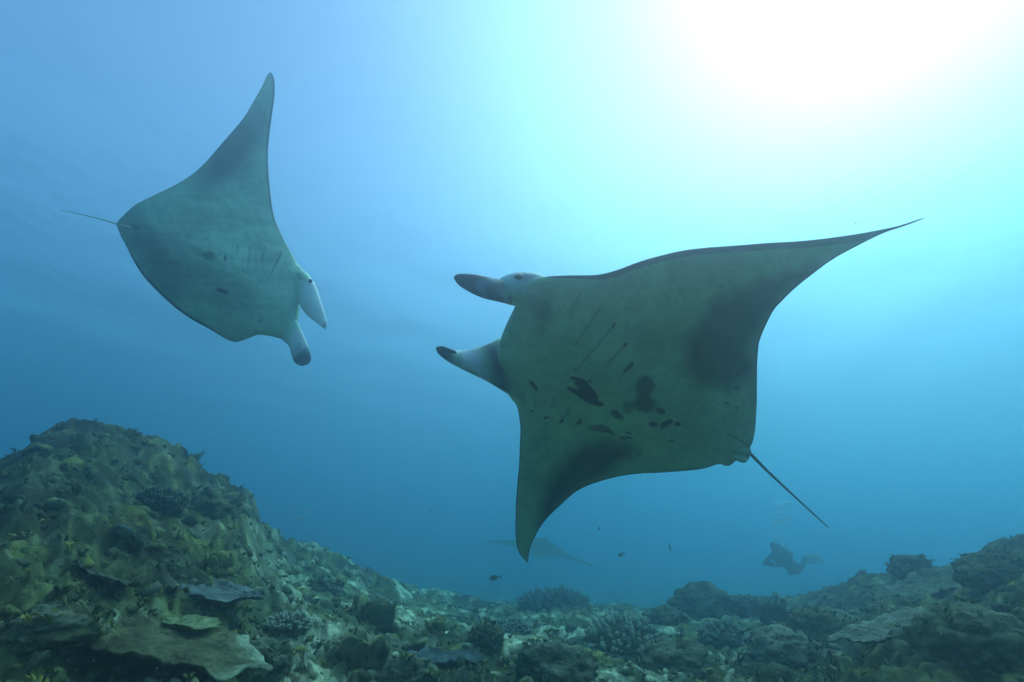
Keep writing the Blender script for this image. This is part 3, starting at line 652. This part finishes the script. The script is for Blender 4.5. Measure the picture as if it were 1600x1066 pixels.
def finger(px, halfw, label, seed, n=170, flat=.55, flen=.22, tone=(.16, .15, .07), tipc=(.42, .42, .28), name='finger_coral'):
    """dome thickly set with short blunt branches"""
    P, mpp = frame_at(px); r = halfw*mpp; rg = np.random.default_rng(seed); P[2] += r*.1
    root = empty(name, P, label, 'coral', 'branching corals on the seabed')
    V, F = I4[0], I4[1]; d = .9+.15*fbm(V*2+seed, 3, seed)
    mesh_obj('base', V*d[:, None]*[r, r, r*flat]+P, F, M_coral, root, P, np.array(tone)*.55)
    parts = []
    for i in range(n):
        z = rg.uniform(-.05, 1); a = 2.39996*i; k = math.sqrt(max(0, 1-z*z)); dv = np.array([math.cos(a)*k, math.sin(a)*k, z])
        p0 = dv*[r*.88, r*.88, r*flat*.88]; up = dv*[1, 1, 1.2]+rg.normal(0, .18, 3)+[0, 0, .35]; up /= np.linalg.norm(up); L = r*flen*rg.uniform(.6, 1.25); w0 = r*flen*rg.uniform(.2, .32)
        bend = rg.normal(0, .12, 3)*L
        V, F = tube(np.array([p0, p0+up*L*.5+bend*.3, p0+up*L*.85+bend, p0+up*L+bend]), np.array([w0, w0*.9, w0*.75, w0*.2]), 6)
        tq = np.repeat([0, .4, .8, 1], 6)[:, None]; parts.append((V+P, F, np.array(tone)*(1-tq)+np.array(tipc)*tq))
    V, F, C = merge(parts); b = mesh_obj('branches', V, F, M_leafy, root, P, C); b['kind'] = 'stuff'
finger((975, 1010), 52, 'golden brown branching coral dome right of centre', 2)
finger((866, 950), 50, 'wide dark table coral with a spiky top on the skyline', 4, 260, .32, .17, (.07, .08, .055), (.2, .22, .16), 'table_coral')
finger((1130, 1000), 30, 'small branching coral dome below the large skyline coral head', 6, 120, .6, .24, (.15, .16, .08), (.36, .38, .26))
finger((450, 985), 28, 'pale branching coral on the rubble left of centre', 7, 120, .5, .24, (.2, .2, .12), (.46, .48, .36))
finger((800, 985), 24, 'low branching coral on the rubble at the centre', 9, 110, .5, .26, (.14, .15, .08), (.4, .42, .3))
finger((250, 790), 30, 'dark branching coral on the face of the mound', 10, 120, .6, .22, (.07, .08, .05), (.16, .18, .13))

# ------------------------------------------------------------------ loose growth nobody could count
PAL = np.array([[.11, .12, .045], [.15, .16, .055], [.075, .08, .035], [.22, .22, .08], [.40, .41, .24], [.48, .49, .32], [.27, .24, .05], [.15, .18, .10]])
def scatter(n, r0, r1, seed, amax=1.05):
    rg = np.random.default_rng(seed); az = rg.uniform(-amax, amax, n); r = np.exp(rg.uniform(math.log(r0), math.log(r1), n))
    P = np.stack([r*np.sin(az), r*np.cos(az)], 1); k = fbm(P*1.1, 3, seed+70)+.3*rg.normal(size=n) > -.25
    P, r = P[k], r[k]; return np.column_stack([P, ground(P[:, 0], P[:, 1])]), r, rg
def stuff(name, label, base, P, size, rg, mat, cols, squash=(.5, 1.), sink=.25, tilt=.5):
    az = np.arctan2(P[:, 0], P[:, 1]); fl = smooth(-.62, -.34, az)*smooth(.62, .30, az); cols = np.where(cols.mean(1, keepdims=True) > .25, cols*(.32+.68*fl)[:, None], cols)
    n = len(P); BV, BF = base; a = rg.uniform(0, 2*math.pi, n); ca, sa = np.cos(a), np.sin(a); tx, ty = rg.normal(0, tilt, n), rg.normal(0, tilt, n)
    sz = np.column_stack([size*rg.uniform(.7, 1.3, n), size*rg.uniform(.7, 1.3, n), size*rg.uniform(*squash, n)])
    V = BV[None]*sz[:, None]; V = np.stack([V[..., 0]*ca[:, None]-V[..., 1]*sa[:, None], V[..., 0]*sa[:, None]+V[..., 1]*ca[:, None], V[..., 2]], -1)
    V[..., 0] += V[..., 2]*tx[:, None]; V[..., 1] += V[..., 2]*ty[:, None]
    V = V+(P-np.array([0, 0, 1])*(size*sink)[:, None])[:, None]
    V = V+.28*size[:, None, None]*np.stack([noise(V/size[:, None, None]*1.1+o, 5+o) for o in (0, 13, 29)], -1)
    V = V+.16*size[:, None, None]*np.stack([noise(V/size[:, None, None]*3.1+o, 45+o) for o in (0, 13, 29)], -1)
    F = (BF[None]+(np.arange(n)*len(BV))[:, None, None]).reshape(-1, BF.shape[1])
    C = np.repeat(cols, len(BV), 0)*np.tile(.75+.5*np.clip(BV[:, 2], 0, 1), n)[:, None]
    return tag(mesh_obj(name, V.reshape(-1, 3), F, mat, None, (0, 0, 0), C), label, None, None, 'stuff')
def tri_quads(F): return np.array([t for f in F for t in ((f[0], f[1], f[2]), (f[0], f[2], f[3])) if len(f) == 4])
P, r, rg = scatter(7000, 1.6, 15, 1); size = np.minimum(np.exp(rg.normal(math.log(.028), .5, len(P))), .055)
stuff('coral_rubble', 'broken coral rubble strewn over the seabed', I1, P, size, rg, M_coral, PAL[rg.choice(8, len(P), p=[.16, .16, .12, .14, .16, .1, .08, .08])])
P, r, rg = scatter(1000, 1.6, 13, 2); size = np.minimum(np.exp(rg.normal(math.log(.046), .45, len(P))), .12)
stuff('coral_knobs', 'small rounded coral knobs crusting the rock', I2, P, size, rg, M_coral, PAL[rg.choice(8, len(P), p=[.22, .22, .2, .16, .04, .0, .08, .08])], (.6, 1.1))
# tufts of turf algae: five bent blades each
bl = []
rgb = np.random.default_rng(5)
for i in range(9):
    a = rgb.uniform(0, 6.28); o = np.array([math.cos(a), math.sin(a), 0]); s_ = np.array([-math.sin(a), math.cos(a), 0]); wd = rgb.uniform(.10, .2)
    c = [o*.15, o*.45+[0, 0, .55], o*.85+[0, 0, rgb.uniform(.75, 1.1)]]
    bl += [c[0]-s_*wd*.6, c[0]+s_*wd*.6, c[1]-s_*wd, c[1]+s_*wd, c[2]-s_*wd*.5, c[2]+s_*wd*.5]
TV = np.array(bl); TF = np.array([f for i in range(9) for f in ((6*i, 6*i+1, 6*i+3), (6*i, 6*i+3, 6*i+2), (6*i+2, 6*i+3, 6*i+5), (6*i+2, 6*i+5, 6*i+4))])
P, r, rg = scatter(8500, 1.6, 14, 3); SF_ = np.vstack(SURF); P = np.vstack([P, SF_[rg.choice(len(SF_), 500)]]); size = np.minimum(np.exp(rg.normal(math.log(.030), .4, len(P))), .05)
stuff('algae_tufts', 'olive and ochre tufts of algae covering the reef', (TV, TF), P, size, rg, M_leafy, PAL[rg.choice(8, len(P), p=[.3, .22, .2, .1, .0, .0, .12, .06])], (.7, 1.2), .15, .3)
# little branching sprigs
sp = []
for i in range(7):
    a = i*.9; o = np.array([math.cos(a), math.sin(a), 0])*rgb.uniform(.1, .7); sp.append(tube(np.array([o*.4, o*.8+[0, 0, .5], o*1.1+[0, 0, rgb.uniform(.8, 1.1)]]), np.array([.16, .13, .07]), 5))
SV, SF, _ = merge(sp); SF = tri_quads([f for f in SF if len(f) == 4])
P, r, rg = scatter(1500, 1.8, 13, 4); size = np.exp(rg.normal(math.log(.038), .4, len(P)))
stuff('coral_sprigs', 'short branching coral sprigs between the rubble', (SV, SF), P, size, rg, M_leafy, PAL[rg.choice(8, len(P), p=[.1, .15, .05, .2, .2, .15, .1, .05])], (.7, 1.1), .1, .25)

# ------------------------------------------------------------------ the diver
DZ = 12.8
def dp(x, y, dz=0.): return to_world(pxdir((x, y))*(DZ+dz))
M_suit = plain_mat('wetsuit', (.012, .014, .018), .7, .2); M_fin = plain_mat('swim_fin', (.22, .20, .07), .5, .3); M_metal = plain_mat('dive_cylinder', (.35, .37, .38), .35, .5)
M_face = plain_mat('skin', (.4, .26, .2), .6, .3); M_glass = plain_mat('mask_glass', (.08, .1, .12), .08, .8); M_blk = plain_mat('black_rubber', (.01, .01, .012), .5, .3)
base = dp(1226, 877)
diver = empty('person', base, 'scuba diver in a dark wetsuit hovering above the right slope', 'person')
J = {'pelvis': (1239, 886, .45, .15), 'spine': (1230, 880, .2, .155), 'chest': (1220, 872, -.05, .17), 'neck': (1212.5, 861, -.24, .075), 'head': (1209.5, 853, -.33, .105), 'crown': (1209.5, 847, -.35, .085),
     'sl': (1205, 869, -.06, .075), 'el': (1194, 881, -.22, .055), 'wl': (1201, 881, -.46, .04), 'sr': (1233, 868, .02, .075), 'er': (1236, 885, -.2, .055), 'wr': (1212, 883, -.46, .04),
     'hl': (1236, 891, .5, .11), 'kl': (1247, 894, .95, .075), 'al': (1253, 880, 1.25, .05), 'tl': (1258, 877, 1.28, .04), 'hr': (1243, 885, .55, .11), 'kr': (1253, 887, 1.0, .075), 'ar': (1256, 874, 1.3, .05), 'tr': (1261, 870, 1.33, .04)}
E_ = [('pelvis', 'spine'), ('spine', 'chest'), ('chest', 'neck'), ('neck', 'head'), ('head', 'crown'), ('chest', 'sl'), ('sl', 'el'), ('el', 'wl'), ('chest', 'sr'), ('sr', 'er'), ('er', 'wr'), ('pelvis', 'hl'), ('hl', 'kl'), ('kl', 'al'), ('al', 'tl'), ('pelvis', 'hr'), ('hr', 'kr'), ('kr', 'ar'), ('ar', 'tr')]
names = list(J); verts = [dp(*J[k][:3])-base for k in names]; rads = [J[k][3] for k in names]; edges = [(names.index(a), names.index(b)) for a, b in E_]
for wname, sx in (('wl', 1), ('wr', -1)):                     # five fingers curled round the camera grips
    wi = names.index(wname); wv = verts[wi]
    for f in range(5):
        off = np.array([sx*(.03 if f else -.02), -.05-.004*f, .03-.016*f]); tipo = off+np.array([sx*.035, -.03 if f else .0, -.004])
        verts += [wv+off, wv+tipo]; rads += [.011, .008]; edges += [(wi, len(verts)-2), (len(verts)-2, len(verts)-1)]
me = bpy.data.meshes.new('body'); me.from_pydata([tuple(v) for v in verts], edges, [])
bo = bpy.data.objects.new('body', me); COL.objects.link(bo); bo.parent = diver
bo.modifiers.new('Skin', 'SKIN'); bo.modifiers['Skin'].use_smooth_shade = True
for i, sv in enumerate(me.skin_vertices[0].data): sv.radius = (rads[i], rads[i]); sv.use_root = (i == 0)
sb = bo.modifiers.new('Subdivision', 'SUBSURF'); sb.levels = sb.render_levels = 2
me.materials.append(M_suit)
def dpart(name, VF, mat): return mesh_obj(name, VF[0], VF[1], mat, diver, base)
hd = dp(1209.5, 853, -.33)
dpart('face', ball(hd+[-.015, -.055, -.01], np.diag([.062, .06, .085]), 16, 12), M_face)
mk = dpart('mask', ball(hd+[-.015, -.105, .02], np.diag([.075, .03, .04]), 16, 10), M_blk); mesh_obj('lens', ball(hd+[-.015, -.127, .02], np.diag([.06, .014, .028]), 14, 8)[0], ball((0, 0, 0), np.eye(3), 14, 8)[1], M_glass, mk, mk.location+diver.location)
dpart('regulator', ball(hd+[-.015, -.12, -.05], np.diag([.032, .03, .028]), 12, 8), M_blk)
tk = np.array([dp(1219, 853, .0), dp(1220, 854.5, .03), dp(1222, 856, .06), dp(1229, 862, .30), dp(1236, 868, .54), dp(1237.5, 869, .58)])
dpart('cylinder', tube(tk, np.array([.02, .03, .085, .09, .085, .04]), 18), M_metal)
dpart('valve', ball(tk[0]+[0, -.02, .02], np.diag([.035, .025, .025]), 10, 8), M_metal)
dpart('hose', tube(catmull([tk[0], dp(1216, 848, -.1), hd+[.10, -.06, .0], hd+[.02, -.12, -.05]], 8), .012, 8), M_blk)
dpart('buoyancy_vest', ball(dp(1221, 867, .06), [np.array([.24, .03, -.04]), np.array([.06, .30, -.10]), np.array([.02, .08, .13])], 20, 14), M_blk)
for a, b, c in (((1254, 879, 1.25), (1270, 876.5, 1.35), (1287, 877, 1.5)), ((1257, 873, 1.3), (1269, 869, 1.42), (1281, 869.5, 1.6))):
    cl = catmull([dp(*a), dp(*b), dp(*c)], 6); wv = np.interp(np.linspace(0, 1, len(cl)), [0, .3, 1], [.05, .075, .11])[:, None]*np.array([.12, .75, .65])
    dpart('fin', loft(cl-wv, cl+wv, np.linspace(.045, .006, len(cl)), 12), M_fin)
# underwater camera in the diver's hands
cp = dp(1206, 882, -.52)
rig = empty('underwater_camera', cp, 'small camera rig held out in the diver\'s hands', 'camera')
mesh_obj('housing', *[(lambda Vq: Vq)(x) for x in ball(cp, np.diag([.085, .05, .06]), 16, 10)], M_blk, rig, cp)
mesh_obj('lens_port', *ball(cp+[0, -.06, 0], np.diag([.045, .03, .045]), 14, 10), M_glass, rig, cp)
for sx in (-1, 1):
    am = mesh_obj('light_arm', *tube([cp+[sx*.07, 0, .03], cp+[sx*.12, -.01, .07], cp+[sx*.125, -.03, .03]], .012, 8), M_blk, rig, cp)
    mesh_obj('strobe', *ball(cp+[sx*.125, -.05, .02], np.diag([.03, .035, .03]), 12, 8), M_metal, am, cp)
# exhaled bubbles
m_bub = bpy.data.materials.new('bubble'); m_bub.use_nodes = True; pb_ = m_bub.node_tree.nodes['Principled BSDF']
pb_.inputs['Base Color'].default_value = (.9, .95, 1, 1); pb_.inputs['Roughness'].default_value = .28; pb_.inputs['Metallic'].default_value = 1.
rg = np.random.default_rng(12); bp_ = []
for cx, cy, sx, sy, nn in ((1216, 788, 5, 2.2, 60), (1231, 786.5, 2.2, 1.2, 20), (1221, 797, 3.5, 6, 60), (1222, 812, 7, 3.5, 110), (1211, 817, 3, 2, 30), (1216, 840, 4, 8, 30)):
    for i in range(nn):
        r_ = abs(rg.normal(.010, .010))+.006; c = dp(rg.normal(cx, sx), rg.normal(cy, sy), rg.normal(-.3, .12)); V, F = I1; bp_.append((V*[r_*1.25, r_*1.25, r_*.65]+c, F))
V, F, _ = merge(bp_); tag(mesh_obj('bubbles', V, F, m_bub), 'pale cloud of bubbles rising from the diver', None, None, 'stuff')

# ------------------------------------------------------------------ small fish
M_fd = plain_mat('dark_fish', (.03, .035, .04), .5, .4); M_fp = plain_mat('pale_fish', (.6, .62, .6), .35, .5)
def fish_mesh(name, mat, deep=.38):
    xs = np.linspace(0, 1, 12); hh = deep*.5*np.sin(np.clip(xs*1.05+.03, 0, 1)*math.pi)**.75+.03; cl = np.column_stack([xs-.5, 0*xs, 0*xs])
    P1 = cl+np.outer(hh, [0, 0, 1]); P2 = cl-np.outer(hh, [0, 0, 1]); body = loft(P1, P2, hh*.42+.004, 12)
    tx = np.linspace(0, 1, 6); tc = np.column_stack([.46+.26*tx, 0*tx, 0*tx]); th_ = np.interp(tx, [0, 1], [.035, .2]); tail = loft(tc+np.outer(th_, [.25, 0, 1]), tc-np.outer(th_, [-.25, 0, 1]), .012, 8)
    dx = np.linspace(0, 1, 6); dc = np.column_stack([-.2+.5*dx, 0*dx, deep*.42-.1*dx]); dor = loft(dc, dc+np.outer(np.sin(dx*math.pi)*.10+.01, [.3, 0, 1]), .01, 8)
    V, F, _ = merge([body, tail, dor]); o = mesh_obj(name, V, F, mat); return o
fd, fp = fish_mesh('small_fish', M_fd, .5), fish_mesh('small_fish', M_fp, .28)
FISH = [(fd, 936, 826, 6.5, 11, 70, 20, 'dark reef fish nearest the large ray\'s lower wingtip'), (fd, 970, 867, 8.0, 12, 20, -25, 'dark reef fish just below and right of the far ray'), (fd, 1047, 856, 7.0, 13, 60, 62, 'thin dark reef fish swimming steeply, left of the diver'),
        (fd, 772, 903, 7.5, 18, 5, -8, 'dark reef fish low over the seabed under the far ray'), (fd, 673, 798, 6.0, 6, 70, 0, 'tiny dark fish alone left of the large ray\'s lower wing'),
        (fp, 480, 800, 7.5, 9, 10, 25, 'pale slender fish high beside the mound\'s edge'), (fp, 466, 808, 7.5, 11, 15, 20, 'pale slender fish low beside the mound\'s edge'), (fp, 458, 796, 8, 7, 15, 25, 'tiniest pale fish beside the mound\'s edge'),
        (fp, 986, 912, 7.5, 10, 20, 15, 'pale fish above the seabed right of the table coral'), (fp, 505, 935, 7.0, 11, 40, 35, 'bright white fish close over the rubble left of centre'), (fp, 1003, 876, 9, 6, 30, 10, 'tiny pale fish between the far ray and the diver')]
used = set()
for src, x, y, dep, ln, yaw, pit, lab in FISH:
    o = src if id(src) not in used else src.copy()
    if id(src) in used: COL.objects.link(o)
    used.add(id(src)); o.location = to_world(pxdir((x, y))*dep); sc = ln*dep/FPX/1.2; o.scale = (sc, sc, sc); o.rotation_euler = (0, R(pit), R(yaw))
    tag(o, lab, 'fish', 'small reef fish')

# ------------------------------------------------------------------ drifting particles in the water
rg = np.random.default_rng(21); nP = 2200
dep = rg.uniform(1.2, 4.5, nP); Pp = to_world(np.column_stack([rg.uniform(-1.25, 1.25, nP)*dep, rg.uniform(-.75, .85, nP)*dep, dep]))
ok = (Pp[:, 2] > ground(Pp[:, 0], Pp[:, 1], False)+.15) & (Pp[:, 2] < SURF_Z-.3); Pp = Pp[ok]
rad = np.abs(rg.normal(.0005, .0004, len(Pp)))+.0005
V, F = I1[0], I1[1]
Vp = (V[None]*rad[:, None, None]+Pp[:, None]).reshape(-1, 3); Fp = (F[None]+(np.arange(len(Pp))*len(V))[:, None, None]).reshape(-1, 3)
tag(mesh_obj('plankton', Vp, Fp, plain_mat('plankton', (.7, .72, .66), .6, .3)), 'fine pale particles drifting in the water', None, None, 'stuff')
